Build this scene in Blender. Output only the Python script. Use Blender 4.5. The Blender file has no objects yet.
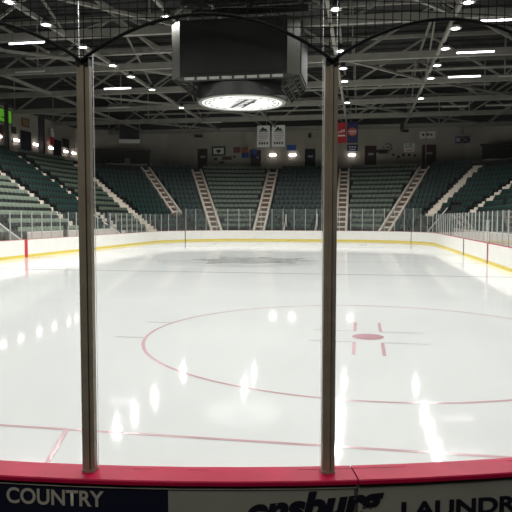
import bpy, bmesh, math, random
from mathutils import Vector, Matrix
random.seed(7)
C = bpy.context.scene.collection
PI = math.pi
R, HW, LEN = 8.53, 12.95, 60.96          # rink corner radius, half width, length (m)
EX = HW - R                               # half length of the straight end boards
CEIL = 17.3

# ------------------------------------------------------------------ materials
def mat(name, col, rough=0.6, metal=0.0, spec=0.4, noise=0.0, nscale=6.0, bump=0.0, emit=0.0, ecol=None):
    m = bpy.data.materials.new(name); m.use_nodes = True
    nt = m.node_tree; b = nt.nodes['Principled BSDF']
    b.inputs['Base Color'].default_value = (*col, 1)
    b.inputs['Roughness'].default_value = rough
    b.inputs['Metallic'].default_value = metal
    b.inputs['Specular IOR Level'].default_value = spec
    if noise or bump:
        tc = nt.nodes.new('ShaderNodeTexCoord'); n = nt.nodes.new('ShaderNodeTexNoise')
        n.inputs['Scale'].default_value = nscale; n.inputs['Detail'].default_value = 5
        nt.links.new(tc.outputs['Object'], n.inputs['Vector'])
        if noise:
            r = nt.nodes.new('ShaderNodeValToRGB')
            r.color_ramp.elements[0].position = 0.3; r.color_ramp.elements[1].position = 0.7
            r.color_ramp.elements[0].color = (*[c * (1 - noise) for c in col], 1)
            r.color_ramp.elements[1].color = (*[min(1, c * (1 + noise)) for c in col], 1)
            nt.links.new(n.outputs['Fac'], r.inputs['Fac']); nt.links.new(r.outputs['Color'], b.inputs['Base Color'])
        if bump:
            bp = nt.nodes.new('ShaderNodeBump'); bp.inputs['Strength'].default_value = bump
            nt.links.new(n.outputs['Fac'], bp.inputs['Height']); nt.links.new(bp.outputs['Normal'], b.inputs['Normal'])
    if emit:
        b.inputs['Emission Color'].default_value = (*(ecol or col), 1)
        b.inputs['Emission Strength'].default_value = emit
    return m

def glass_mat(name, dirt, tint):
    m = bpy.data.materials.new(name); m.use_nodes = True
    nt = m.node_tree; nt.nodes.clear()
    out = nt.nodes.new('ShaderNodeOutputMaterial')
    tr = nt.nodes.new('ShaderNodeBsdfTransparent'); tr.inputs['Color'].default_value = (*tint, 1)
    gl = nt.nodes.new('ShaderNodeBsdfGlossy'); gl.inputs['Roughness'].default_value = 0.02
    fr = nt.nodes.new('ShaderNodeFresnel'); 
    ge = nt.nodes.new('ShaderNodeNewGeometry'); mi_ = nt.nodes.new('ShaderNodeMapRange')     # same reflectance on both faces of the thin pane
    mi_.inputs['To Min'].default_value = 1.3; mi_.inputs['To Max'].default_value = 1 / 1.3
    nt.links.new(ge.outputs['Backfacing'], mi_.inputs['Value']); nt.links.new(mi_.outputs[0], fr.inputs['IOR'])
    mx = nt.nodes.new('ShaderNodeMixShader'); df = nt.nodes.new('ShaderNodeBsdfDiffuse')
    df.inputs['Color'].default_value = (0.7, 0.7, 0.68, 1)
    mx2 = nt.nodes.new('ShaderNodeMixShader')
    tc = nt.nodes.new('ShaderNodeTexCoord'); n = nt.nodes.new('ShaderNodeTexNoise'); n.inputs['Scale'].default_value = 3.5
    n.inputs['Detail'].default_value = 6
    mr = nt.nodes.new('ShaderNodeMapRange')
    mr.inputs['From Min'].default_value = 0.35; mr.inputs['From Max'].default_value = 0.8
    mr.inputs['To Min'].default_value = dirt * 0.4; mr.inputs['To Max'].default_value = dirt * 2
    L = nt.links.new
    L(tc.outputs['Object'], n.inputs['Vector']); L(n.outputs['Fac'], mr.inputs['Value'])
    L(fr.outputs['Fac'], mx.inputs['Fac']); L(tr.outputs[0], mx.inputs[1]); L(gl.outputs[0], mx.inputs[2])
    L(mr.outputs[0], mx2.inputs['Fac']); L(mx.outputs[0], mx2.inputs[1]); L(df.outputs[0], mx2.inputs[2])
    L(mx2.outputs[0], out.inputs['Surface'])
    return m

def ice_mat():
    m = mat('ice', (0.84, 0.85, 0.83), 0.16, 0, 0.10)
    nt = m.node_tree; b = nt.nodes['Principled BSDF']; L = nt.links.new
    tc = nt.nodes.new('ShaderNodeTexCoord')
    n = nt.nodes.new('ShaderNodeTexNoise'); n.inputs['Scale'].default_value = 0.35; n.inputs['Detail'].default_value = 6
    r = nt.nodes.new('ShaderNodeValToRGB')
    r.color_ramp.elements[0].position = 0.3; r.color_ramp.elements[1].position = 0.7
    r.color_ramp.elements[0].color = (0.705, 0.71, 0.695, 1); r.color_ramp.elements[1].color = (0.745, 0.75, 0.735, 1)
    # thin skate scratches: a stretched fine noise roughens the film a little
    mp = nt.nodes.new('ShaderNodeMapping'); mp.inputs['Scale'].default_value = (3.0, 0.8, 1); mp.inputs['Rotation'].default_value = (0, 0, 0.5)
    n2 = nt.nodes.new('ShaderNodeTexNoise'); n2.inputs['Scale'].default_value = 2.2; n2.inputs['Detail'].default_value = 8
    mr = nt.nodes.new('ShaderNodeMapRange'); mr.inputs['To Min'].default_value = 0.04; mr.inputs['To Max'].default_value = 0.075
    bp = nt.nodes.new('ShaderNodeBump'); bp.inputs['Strength'].default_value = 0.015; bp.inputs['Distance'].default_value = 0.02
    L(tc.outputs['Object'], n.inputs['Vector']); L(n.outputs['Fac'], r.inputs['Fac']); L(r.outputs['Color'], b.inputs['Base Color'])
    L(tc.outputs['Object'], mp.inputs['Vector']); L(mp.outputs['Vector'], n2.inputs['Vector'])
    L(n2.outputs['Fac'], mr.inputs['Value']); L(mr.outputs[0], b.inputs['Roughness'])
    L(n2.outputs['Fac'], bp.inputs['Height']); L(bp.outputs['Normal'], b.inputs['Normal'])
    return m

M = {}
M['ice'] = ice_mat()
def paint(name, col): return mat(name, col, 0.16, 0, 0.13, 0.08, 1.5)
M['line_red'] = paint('faded_red_line', (0.58, 0.385, 0.395))
M['line_dot'] = paint('red_dot_paint', (0.50, 0.30, 0.325))
M['line_blue'] = paint('faded_blue_line', (0.42, 0.44, 0.47))
M['line_grey'] = paint('grey_line', (0.50, 0.48, 0.48))
M['logo_grey'] = mat('ice_logo_grey', (0.33, 0.34, 0.33), 0.16, 0, 0.13, 0.25, 0.7)
M['logo_pale'] = mat('ice_logo_pale', (0.53, 0.54, 0.525), 0.16, 0, 0.13, 0.12, 0.5)
M['board'] = mat('white_board_plastic', (0.74, 0.725, 0.68), 0.4, 0, 0.4, 0.03, 2)
M['kick'] = mat('yellow_kick_plastic', (0.66, 0.52, 0.09), 0.45)
M['cap'] = mat('red_cap_plastic', (0.44, 0.006, 0.045), 0.5, 0, 0.15, 0.12, 5)
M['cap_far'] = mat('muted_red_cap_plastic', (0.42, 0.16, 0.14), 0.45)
M['seam'] = mat('dark_seam', (0.06, 0.05, 0.045), 0.7)
M['stripe_red'] = mat('stripe_red', (0.50, 0.02, 0.035), 0.4)
M['stripe_darkred'] = mat('stripe_dark_red', (0.25, 0.05, 0.05), 0.4)
M['stripe_blue'] = mat('stripe_blue', (0.05, 0.06, 0.11), 0.4)
M['adgrey'] = mat('grey_advert_panel', (0.28, 0.27, 0.215), 0.5, 0, 0.3, 0.08, 4)
M['adnavy'] = mat('navy_advert_panel', (0.010, 0.011, 0.024), 0.45, 0, 0.3)
M['adletter'] = mat('tan_lettering', (0.40, 0.37, 0.29), 0.5)
M['blackletter'] = mat('black_lettering', (0.008, 0.008, 0.014), 0.5)
M['alu'] = mat('brown_grey_aluminium', (0.31, 0.26, 0.185), 0.42, 0.15, 0.4, 0.12, 9)
M['alu_dark'] = mat('dark_gasket', (0.035, 0.035, 0.025), 0.6)
M['post'] = mat('pale_aluminium_post', (0.42, 0.43, 0.40), 0.4, 0.3)
M['glass'] = glass_mat('clear_acrylic', 0.010, (0.985, 0.99, 0.985))
M['glass_far'] = glass_mat('scuffed_acrylic', 0.025, (0.97, 0.98, 0.97))
M['glass_edge'] = mat('acrylic_edge', (0.66, 0.67, 0.68), 0.25, 0, 0.6)
M['net'] = mat('black_net_cord', (0.006, 0.006, 0.006), 0.9)
M['rope'] = mat('black_rope', (0.004, 0.004, 0.004), 0.9)
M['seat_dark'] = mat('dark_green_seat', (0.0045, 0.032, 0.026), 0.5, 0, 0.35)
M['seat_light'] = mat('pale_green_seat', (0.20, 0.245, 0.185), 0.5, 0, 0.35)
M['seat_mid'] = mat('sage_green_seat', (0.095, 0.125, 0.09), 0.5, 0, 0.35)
M['seat_under'] = mat('black_seat_frame', (0.012, 0.018, 0.016), 0.6)
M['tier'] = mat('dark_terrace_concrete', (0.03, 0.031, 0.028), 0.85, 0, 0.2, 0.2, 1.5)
M['stair'] = mat('pale_stair_concrete', (0.66, 0.585, 0.50), 0.8, 0, 0.2, 0.12, 2)
M['stair_brown'] = mat('brown_stair_riser', (0.12, 0.075, 0.06), 0.8)
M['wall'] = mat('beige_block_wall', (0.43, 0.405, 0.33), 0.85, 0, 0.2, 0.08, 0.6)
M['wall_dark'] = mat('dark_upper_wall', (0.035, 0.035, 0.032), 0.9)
M['floor'] = mat('concourse_concrete', (0.12, 0.115, 0.105), 0.8, 0, 0.2, 0.1, 1)
M['steel'] = mat('grey_beige_steel', (0.25, 0.245, 0.21), 0.6, 0, 0.3, 0.12, 1.2)
M['steel_dark'] = mat('dark_steel', (0.06, 0.06, 0.055), 0.6)
M['deck'] = mat('dark_roof_deck', (0.035, 0.034, 0.032), 0.8, 0, 0.2, 0.3, 0.8)
M['lamp'] = mat('lamp_lens', (1, 1, 1), 0.4, emit=13, ecol=(1.0, 0.98, 0.93))
M['tube'] = mat('lit_tube', (1, 0.95, 1), 0.4, emit=9, ecol=(0.95, 0.86, 1.0))
M['tube_off'] = mat('unlit_tube', (0.55, 0.55, 0.52), 0.4)
M['sconce'] = mat('lit_sconce_lens', (1, 0.95, 0.95), 0.4, emit=9, ecol=(1.0, 0.88, 0.90))
M['black'] = mat('black_housing', (0.012, 0.012, 0.011), 0.6)
M['sb_face'] = mat('dark_screen_face', (0.007, 0.007, 0.0058), 0.65, 0, 0.15, 0.1, 0.4)
M['sb_side'] = mat('grey_scoreboard_corner', (0.024, 0.023, 0.018), 0.7, 0, 0.15)
M['drum'] = mat('black_drum', (0.008, 0.008, 0.008), 0.5)
M['disc'] = mat('backlit_white_panel', (0.8, 0.8, 0.8), 0.5, emit=0.36, ecol=(1, 1, 0.97))
M['slat'] = mat('pale_lattice_fill', (0.34, 0.34, 0.31), 0.6)
M['white'] = mat('white_cloth', (0.86, 0.86, 0.84), 0.8)
M['white_paint'] = mat('white_paint', (0.80, 0.78, 0.74), 0.6)
M['red'] = mat('red_cloth', (0.62, 0.02, 0.035), 0.8)
M['navy'] = mat('navy_cloth', (0.035, 0.04, 0.13), 0.8)
M['blue'] = mat('blue_cloth', (0.04, 0.10, 0.32), 0.8)
M['orange'] = mat('orange_cloth', (0.45, 0.16, 0.06), 0.8)
M['maroon'] = mat('maroon_door_paint', (0.055, 0.02, 0.018), 0.6)
M['navydoor'] = mat('navy_door_paint', (0.010, 0.012, 0.024), 0.6)
M['green_sign'] = mat('lit_green_sign', (0.16, 0.55, 0.03), 0.5, emit=0.22, ecol=(0.25, 0.9, 0.05))
M['frame_green'] = mat('dark_green_frame', (0.012, 0.05, 0.03), 0.6)
M['brass'] = mat('tan_sign', (0.30, 0.21, 0.09), 0.6)
M['pink'] = mat('pinkish_white_panel', (0.62, 0.53, 0.50), 0.6)
M['purple'] = mat('pale_purple_panel', (0.30, 0.27, 0.36), 0.5)
M['wood'] = mat('wood_plaque', (0.16, 0.06, 0.035), 0.6)
M['darkcloth'] = mat('dark_blue_cloth', (0.018, 0.02, 0.04), 0.8)

# ------------------------------------------------------------------ mesh helpers
class MB:
    def __init__(s): s.v = []; s.f = []; s.m = []
    def box(s, c, size, mi=0, rz=0.0, rx=0.0):
        x, y, z = (d / 2 for d in size); n = len(s.v); T = Matrix.Rotation(rz, 3, 'Z') @ Matrix.Rotation(rx, 3, 'X'); c = Vector(c)
        for p in ((-x,-y,-z),(x,-y,-z),(x,y,-z),(-x,y,-z),(-x,-y,z),(x,-y,z),(x,y,z),(-x,y,z)): s.v.append(c + T @ Vector(p))
        for q in ((0,3,2,1),(4,5,6,7),(0,1,5,4),(1,2,6,5),(2,3,7,6),(3,0,4,7)): s.f.append([n + i for i in q]); s.m.append(mi)
        return s
    def bar(s, a, b, w, h=None, mi=0):
        h = h or w; a = Vector(a); b = Vector(b); d = (b - a).normalized()
        up = Vector((0, 0, 1)) if abs(d.z) < 0.95 else Vector((0, 1, 0))
        r = d.cross(up).normalized(); u = r.cross(d); n = len(s.v)
        for p in (a, b):
            for i, j in ((-1,-1),(1,-1),(1,1),(-1,1)): s.v.append(p + r * (i * w / 2) + u * (j * h / 2))
        for q in ((3,2,1,0),(4,5,6,7),(0,1,5,4),(1,2,6,5),(2,3,7,6),(3,0,4,7)): s.f.append([n + i for i in q]); s.m.append(mi)
        return s
    def tube(s, pts, r, k=6, mi=0):
        n = len(s.v); pts = [Vector(p) for p in pts]
        for i, p in enumerate(pts):
            d = (pts[min(i + 1, len(pts) - 1)] - pts[max(i - 1, 0)]).normalized()
            up = Vector((0, 0, 1)) if abs(d.z) < 0.9 else Vector((0, 1, 0))
            a = d.cross(up).normalized(); b = a.cross(d)
            for j in range(k): t = 2 * PI * j / k; s.v.append(p + a * (r * math.cos(t)) + b * (r * math.sin(t)))
        for i in range(len(pts) - 1):
            for j in range(k): s.f.append([n + i*k + j, n + i*k + (j+1) % k, n + (i+1)*k + (j+1) % k, n + (i+1)*k + j]); s.m.append(mi)
        s.f.append([n + j for j in range(k)]); s.m.append(mi); m = n + (len(pts) - 1) * k
        s.f.append([m + j for j in reversed(range(k))]); s.m.append(mi)
        return s
    def lathe(s, prof, c=(0, 0, 0), k=24, mi=0, caps=True):          # prof: (radius, z)
        n = len(s.v); c = Vector(c)
        for r, z in prof:
            for j in range(k): t = 2 * PI * j / k; s.v.append(c + Vector((r * math.cos(t), r * math.sin(t), z)))
        for i in range(len(prof) - 1):
            for j in range(k): s.f.append([n + i*k + j, n + i*k + (j+1) % k, n + (i+1)*k + (j+1) % k, n + (i+1)*k + j]); s.m.append(mi)
        if not caps: return s
        s.f.append([n + j for j in reversed(range(k))]); s.m.append(mi); m = n + (len(prof) - 1) * k
        s.f.append([m + j for j in range(k)]); s.m.append(mi)
        return s
    def sweep(s, path, prof, mi=0, close=True, segm=None):   # path(i)->list of (pos2, out2); prof: (offset, z)
        n = len(s.v); k = len(prof)
        for (p, o) in path:
            for d, z in prof: s.v.append(Vector((p.x + o.x * d, p.y + o.y * d, z)))
        kk = k if close else k - 1
        for i in range(len(path) - 1):
            for j in range(kk):
                j2 = (j + 1) % k
                s.f.append([n + i*k + j, n + (i+1)*k + j, n + (i+1)*k + j2, n + i*k + j2]); s.m.append(segm[j] if segm else mi)
        if close:
            s.f.append([n + j for j in range(k)]); s.m.append(mi)
            m = n + (len(path) - 1) * k; s.f.append([m + j for j in reversed(range(k))]); s.m.append(mi)
        return s
    def poly(s, pts, mi=0):
        n = len(s.v); s.v += [Vector(p) for p in pts]; s.f.append(list(range(n, n + len(pts)))); s.m.append(mi); return s
    def build(s, name, mats, parent=None, loc=None, rz=0.0, smooth=False, bevel=0.0, fix=True):
        me = bpy.data.meshes.new(name); me.from_pydata([tuple(v) for v in s.v], [], s.f); me.update()
        for mm in (mats if isinstance(mats, (list, tuple)) else [mats]): me.materials.append(mm)
        for p, mi in zip(me.polygons, s.m): p.material_index = mi; p.use_smooth = smooth
        if fix:
            bm = bmesh.new(); bm.from_mesh(me); bmesh.ops.recalc_face_normals(bm, faces=bm.faces); bm.to_mesh(me); bm.free()
        o = bpy.data.objects.new(name, me); C.objects.link(o)
        if loc is not None: o.location = loc
        o.rotation_euler.z = rz
        if parent is not None: o.parent = parent
        if bevel:
            b = o.modifiers.new('bevel', 'BEVEL'); b.width = bevel; b.segments = 2; b.limit_method = 'ANGLE'
        return o

def tag(o, label=None, cat=None, group=None, kind=None):
    if label: o['label'] = label
    if cat: o['category'] = cat
    if group: o['group'] = group
    if kind: o['kind'] = kind
    return o
def thing(name, label, cat, loc=(0, 0, 0), rz=0.0, group=None):
    o = bpy.data.objects.new(name, None); C.objects.link(o); o.location = loc; o.rotation_euler.z = rz
    o.empty_display_size = 0.1
    return tag(o, label, cat, group)
def struct(o): o['kind'] = 'structure'; return o
def dup(root, loc, rz=0.0, label=None, group=None):
    r = root.copy(); C.objects.link(r); r.location = loc; r.rotation_euler.z = rz
    if label: r['label'] = label
    if group: r['group'] = group
    for ch in list(root.children):
        c = ch.copy(); C.objects.link(c); c.parent = r
        for g in list(ch.children):
            d = g.copy(); C.objects.link(d); d.parent = c
    return r

def text_mesh(txt, size, shear=0.0, offset=0.0, space=1.0):
    cu = bpy.data.curves.new('lettering', 'FONT'); cu.body = txt; cu.size = size; cu.shear = shear; cu.offset = offset
    cu.space_character = space; cu.align_x = 'LEFT'; cu.extrude = 0.0
    o = bpy.data.objects.new('lettering', cu); C.objects.link(o)
    bpy.context.view_layer.update()
    me = bpy.data.meshes.new_from_object(o.evaluated_get(bpy.context.evaluated_depsgraph_get()))
    bpy.data.objects.remove(o); bpy.data.curves.remove(cu)
    return me
def text_fit(txt, width, height, mapfn, name, material, parent, shear=0.0, offset=0.0, wave=None):
    me = text_mesh(txt, 1.0, shear, offset)
    xs = [v.co.x for v in me.vertices]; ys = [v.co.y for v in me.vertices]
    x0, x1, y0, y1 = min(xs), max(xs), min(ys), max(ys)
    for v in me.vertices:
        u = (v.co.x - x0) / (x1 - x0); t = (v.co.y - y0) / (y1 - y0)
        if wave: t += wave(u)
        v.co = mapfn(u * width, t * height)
    me.materials.clear(); me.materials.append(material)
    o = bpy.data.objects.new(name, me); C.objects.link(o)
    if parent: o.parent = parent
    return o

# ------------------------------------------------------------------ rink path
ARC = R * PI / 2; SIDE = LEN - 2 * R; END = 2 * EX
PER = 2 * SIDE + 2 * END + 4 * ARC
def rink(s):
    """arc length from the start of the near right corner, anticlockwise -> (point on the boards' ice face, outward direction)"""
    s = s % PER
    segs = [('a', EX, R, -PI/2), ('l', HW, R, 0, 1, SIDE), ('a', EX, LEN - R, 0), ('l', EX, LEN, -1, 0, END),
            ('a', -EX, LEN - R, PI/2), ('l', -HW, LEN - R, 0, -1, SIDE), ('a', -EX, R, PI), ('l', -EX, 0, 1, 0, END)]
    for g in segs:
        L = ARC if g[0] == 'a' else g[5]
        if s <= L + 1e-9:
            if g[0] == 'a':
                t = g[3] + s / R; o = Vector((math.cos(t), math.sin(t))); return Vector((g[1], g[2])) + o * R, o
            return Vector((g[1] + g[3] * s, g[2] + g[4] * s)), Vector((g[4], -g[3]))
        s -= L
    return Vector((EX, 0)), Vector((0, -1))
def span(a, b, step=0.3):
    n = max(1, int(math.ceil((b - a) / step))); return [rink(a + (b - a) * i / n) for i in range(n + 1)]
S_RIGHT0 = ARC; S_RIGHT1 = ARC + SIDE; S_FAR0 = S_RIGHT1 + ARC; S_FAR1 = S_FAR0 + END
S_LEFT0 = S_FAR1 + ARC; S_LEFT1 = S_LEFT0 + SIDE
def s_right(y): return S_RIGHT0 + (y - R)
def s_left(y): return S_LEFT0 + (LEN - R - y)
def rot_of(o): return math.atan2(o.y, o.x) - PI / 2        # local +y -> outward

# ------------------------------------------------------------------ ice and its markings
mb = MB(); ring = [rink(PER * i / 220)[0] for i in range(220)]
mb.v = [Vector((p.x, p.y, -0.05)) for p in ring] + [Vector((p.x, p.y, 0.0)) for p in ring]
N = len(ring)
mb.f = [list(range(N, 2 * N)), list(range(N))[::-1]] + [[i, (i + 1) % N, N + (i + 1) % N, N + i] for i in range(N)]; mb.m = [0] * (N + 2)
ice = struct(mb.build('ice_floor', M['ice']))
def mark(name, mbx, m, z=0.0):
    return struct(mbx.build(name, m, ice))
def ringmesh(cx, cy, r, w, z=0.003, a0=0, a1=2 * PI, k=120):
    b = MB()
    for i in range(k):
        t0 = a0 + (a1 - a0) * i / k; t1 = a0 + (a1 - a0) * (i + 1) / k
        b.poly([(cx + q * math.cos(t), cy + q * math.sin(t), z) for q, t in ((r - w/2, t0), (r + w/2, t0), (r + w/2, t1), (r - w/2, t1))])
    return b
def strip(x0, y0, x1, y1, z=0.003): return MB().poly([(x0, y0, z), (x1, y0, z), (x1, y1, z), (x0, y1, z)])
gx = EX + math.sqrt(R * R - (R - 3.35) ** 2) - 0.02
for gy in (3.35, LEN - 3.35): mark('goal_line', strip(-gx, gy - .03, gx, gy + .03), M['line_red'])
for by in (22.86, 38.1): mark('blue_line', strip(-HW + .02, by - .15, HW - .02, by + .15), M['line_blue'])
mark('centre_line', strip(-HW + .02, 30.48 - .12, HW - .02, 30.48 + .12), M['line_grey'])
for sx in (-1, 1):
    b = MB(); w = .03
    b.poly([(sx * 3.35 - w, 3.32, .0035), (sx * 3.35 + w, 3.32, .0035), (sx * 4.27 + w, 0.02, .0035), (sx * 4.27 - w, 0.02, .0035)])
    mark('trapezoid_line', b, M['line_red'])
    for gy, dy in ((9.33, 1), (LEN - 9.33, -1)):
        cx = sx * 6.66
        if sx < 0 and gy < 20: continue
        mark('face_off_circle', ringmesh(cx, gy, 4.35, .062), M['line_red'])
        b = MB().poly([(cx + .31 * math.cos(t), gy + .31 * math.sin(t), .004) for t in [2 * PI * i / 40 for i in range(40)]])
        mark('face_off_dot', b, M['line_dot'])
        b = MB()
        for ax in (-1, 1):
            for ay in (-1, 1):
                x0 = cx + ax * .26; y0 = gy + ay * .56
                b.poly([(x0 - .032, y0, .0035), (x0 + .032, y0, .0035), (x0 + .032, y0 + ay * 1.12, .0035), (x0 - .032, y0 + ay * 1.12, .0035)])
        mark('face_off_bars', b, M['line_red'])
        b = MB()
        for ax in (-1, 1):
            for ay in (-1, 1):
                x0 = cx + ax * .26; y0 = gy + ay * .56
                b.poly([(x0, y0 - .022, .0042), (x0 + ax * .87, y0 - .022, .0042), (x0 + ax * .87, y0 + .022, .0042), (x0, y0 + .022, .0042)])
                hy = gy + ay * .87; xo = cx + ax * math.sqrt(4.35 ** 2 - .87 ** 2)
                b.poly([(xo, hy - .035, .0042), (xo + ax * .62, hy - .035, .0042), (xo + ax * .62, hy + .035, .0042), (xo, hy + .035, .0042)])
        mark('hash_lines', b, M['line_grey'])
mark('centre_circle', ringmesh(0, 30.48, 4.57, .07, .0045), M['line_grey'])
# faded centre-ice logo: a wide pale ground, a broad dark crest and a band of block shapes
b = MB().poly([(4.4 * math.cos(t), 30.48 + 4.4 * math.sin(t), .0035) for t in [2 * PI * i / 60 for i in range(60)]])
mark('centre_logo_ground', b, M['logo_pale'])
b = MB()
crest = [(-1.5, 27.6), (-.4, 28.6), (.8, 27.9), (1.6, 28.9), (3.0, 28.6), (2.6, 29.9), (3.9, 30.7), (2.7, 31.4), (3.2, 33.2), (1.4, 32.6), (.6, 34.1), (-.5, 32.7), (-2.2, 33.4), (-1.7, 31.6), (-3.2, 30.9), (-1.9, 29.7)]
b.poly([(x + .2, y, .006) for x, y in crest])
mark('centre_logo_crest', b, M['logo_grey'])
b = MB()
for i in range(7):
    x0 = -4.0 + i * 1.05
    b.poly([(x0, 35.6, .006), (x0 + .75, 35.6, .006), (x0 + .75, 37.1, .006), (x0, 37.1, .006)])
mark('ice_lettering_band', b, M['logo_pale'])

# ------------------------------------------------------------------ dasher boards
SEC = PER / 65; S0 = 2.07
def side_name(s):
    s = s % PER
    if s < S_RIGHT0 or s > S_LEFT1 + 3: return 'near end'
    if s < S_RIGHT1: return 'right side'
    if s < S_FAR0: return 'far right corner'
    if s < S_FAR1: return 'far end'
    if s < S_LEFT0: return 'far left corner'
    return 'left side'
def dasher(a, b, label, group=None, near=False):
    p, o = rink((a + b) / 2)
    root = thing('dasher_board', label, 'rink board', (p.x, p.y, 0), 0, group)
    a2, b2 = a + .004, b - .004
    path = [(q - p, u) for q, u in span(a2, b2)]
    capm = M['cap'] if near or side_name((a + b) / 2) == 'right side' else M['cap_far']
    MB().sweep(path, [(0.0, .17), (.14, .17), (.14, 1.045), (0.0, 1.045)]).build('board_panel', M['board'], root)
    MB().sweep(path, [(-.006, .0), (.14, .0), (.14, .168), (-.006, .168)]).build('kick_strip', M['kick'], root)
    if near: MB().sweep(path, [(0.0, 1.046), (.175, 1.046), (.18, 1.052), (.18, 1.068), (.175, 1.074), (.006, 1.074), (0, 1.068)]).build('cap_rail', capm, root)
    else: MB().sweep(path, [(-.005, 1.046), (.16, 1.046), (.16, 1.07), (-.005, 1.07)]).build('cap_rail', capm, root)
    return root
k0 = {}
for k in range(-2, 64):
    a = S0 + k * SEC; b = a + SEC; mid = (a + b) / 2
    p, o = rink(mid); sd = side_name(mid)
    vis = (-2 <= k <= 1) or (sd == 'right side' and p.y > 22) or sd in ('far right corner', 'far end', 'far left corner') or (sd == 'left side' and p.y > 18)
    if not vis: continue
    if k <= 1:
        lab = {-2: 'rink board in foreground left outside the frame edge', -1: 'red-capped rink board in foreground with navy panel reading COUNTRY',
               0: 'red-capped rink board in foreground right with black lettering LAUNDR', 1: 'red-capped rink board in foreground curving away past the right frame edge'}[k]
        k0[k] = dasher(a, b, lab, None, True)
    else:
        lab = {'right side': 'white rink board with red cap along the right side of the ice', 'far right corner': 'white rink board in the curved far right corner, yellow kick strip',
               'far end': 'white rink board of the straight far end, yellow kick strip', 'far left corner': 'white rink board in the curved far left corner, yellow kick strip',
               'left side': 'white rink board along the left side of the ice, yellow kick strip'}[sd]
        k0[k] = dasher(a, b, lab, 'rink boards, ' + sd)
def stripe(s, w, m, name, label):
    k = int(math.floor(((s - S0) % PER) / SEC))
    root = k0.get(k)
    if root is None: return
    loc = root.location
    path = [(q - Vector((loc.x, loc.y)), u) for q, u in span(s - w / 2, s + w / 2)]
    o = MB().sweep(path, [(-.012, .0), (.02, .0), (.02, 1.075), (-.012, 1.075)]).build(name, m, root); o['label'] = label
stripe(s_left(30.48), .32, M['stripe_red'], 'line_stripe', 'red centre-line stripe on the board')
stripe(s_right(30.48), .32, M['stripe_darkred'], 'line_stripe', 'dark red centre-line stripe on the board')
stripe(s_right(38.1), .32, M['stripe_blue'], 'line_stripe', 'dark blue-line stripe on the board')
aG = math.asin((LEN - 3.35 - (LEN - R)) / R)
stripe(S_RIGHT1 + R * aG, .08, M['seam'], 'line_stripe', 'dark goal-line mark on the board')
stripe(S_FAR1 + R * (PI/2 - aG), .10, M['seam'], 'line_stripe', 'dark goal-line mark on the board')

# outer advert faces of the near boards (seen from the stands)
def outer(k, a, b, m, name, z0=0.0, z1=1.036, off=.142, th=.018):
    root = k0[k]; loc = Vector((root.location.x, root.location.y))
    path = [(q - loc, u) for q, u in span(a, b, .15)]
    return MB().sweep(path, [(off, z0), (off + th, z0), (off + th, z1), (off, z1)]).build(name, m, root)
sA, sB = S0 - SEC + .004, S0 - .004
SPL = 1.175
outer(-1, sA, SPL - .001, M['adnavy'], 'advert_panel')['label'] = 'navy advert panel with tan lettering'
outer(-1, SPL + .001, sB, M['adgrey'], 'advert_panel')['label'] = 'plain grey advert panel'
outer(0, S0 + .004, S0 + SEC - .004, M['adgrey'], 'advert_panel')
outer(1, S0 + SEC + .004, S0 + 2 * SEC - .004, M['adgrey'], 'advert_panel')
outer(-2, S0 - 2 * SEC + .004, S0 - SEC - .004, M['adnavy'], 'advert_panel')
outer(-1, sA, sB, M['adletter'], 'trim_strip', 1.028, 1.034, .160, .006)
def onboard(s0, z0, k, off=.1635):
    loc = Vector((k0[k].location.x, k0[k].location.y))
    def f(u, t):
        p, o = rink(s0 + u * R / (R + off)); q = p + o * off - loc
        return (q.x, q.y, z0 + t)
    return f
text_fit('COUNTRY', .490, .080, onboard(.389, .931, -1), 'advert_lettering', M['adletter'], k0[-1], offset=.022)
text_fit('ensburg', .665, .18, onboard(1.545, .812, -1), 'advert_lettering', M['blackletter'], k0[-1], shear=.2, offset=.05, wave=lambda u: .28 * u)
text_fit('LAUNDRY', .690, .084, onboard(2.283, .866, 0), 'advert_lettering', M['blackletter'], k0[0], offset=.035)
# dark drip stain below the board seam
b = MB().sweep([(q - Vector((k0[-1].location.x, k0[-1].location.y)), u) for q, u in span(S0 - .016, S0 - .004, .01)], [(.161, .80), (.163, .80), (.163, 1.03), (.161, 1.03)])
b.build('seam_stain', M['seam'], k0[-1])

# ------------------------------------------------------------------ near glass, posts, net
PS = 1.167; SP0 = .774; GOFF = .062
def near_post(s, label):
    p, o = rink(s); q = p + o * GOFF; rz = rot_of(o)
    root = thing('stanchion', label, 'post', (q.x, q.y, 1.074), rz)
    MB().box((0, 0, 1.0), (.026, .05, 2.0)).build('post_core', M['alu_dark'], root)
    MB().box((-.0205, .012, 1.0), (.021, .044, 2.0)).build('post_flange', M['alu'], root, bevel=.002)
    MB().box((.0205, .012, 1.0), (.021, .044, 2.0)).build('post_flange', M['alu'], root, bevel=.002)
    MB().box((.002, .034, 1.0), (.018, .012, 2.0)).build('post_rib', M['alu'], root, bevel=.002)
    MB().box((0, .013, .006), (.064, .056, .012)).build('base_shoe', M['alu'], root)
    MB().box((0, .013, 1.985), (.063, .056, .03)).build('post_cap', M['alu_dark'], root)
    return root
plabs = {-1: 'bare metal glass post just outside the left frame edge', 0: 'tall brown-grey metal glass post on red board cap, left one', 1: 'tall brown-grey metal glass post on red board cap, right one', 2: 'bare metal glass post just outside the right frame edge'}
for i in (-1, 0, 1, 2): near_post(SP0 + PS * i, plabs[i])
glabs = {-1: 'clear tall glass panel at left of the left foreground post', 0: 'clear tall glass panel between the two foreground posts', 1: 'clear tall glass panel at right of the right foreground post'}
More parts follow.
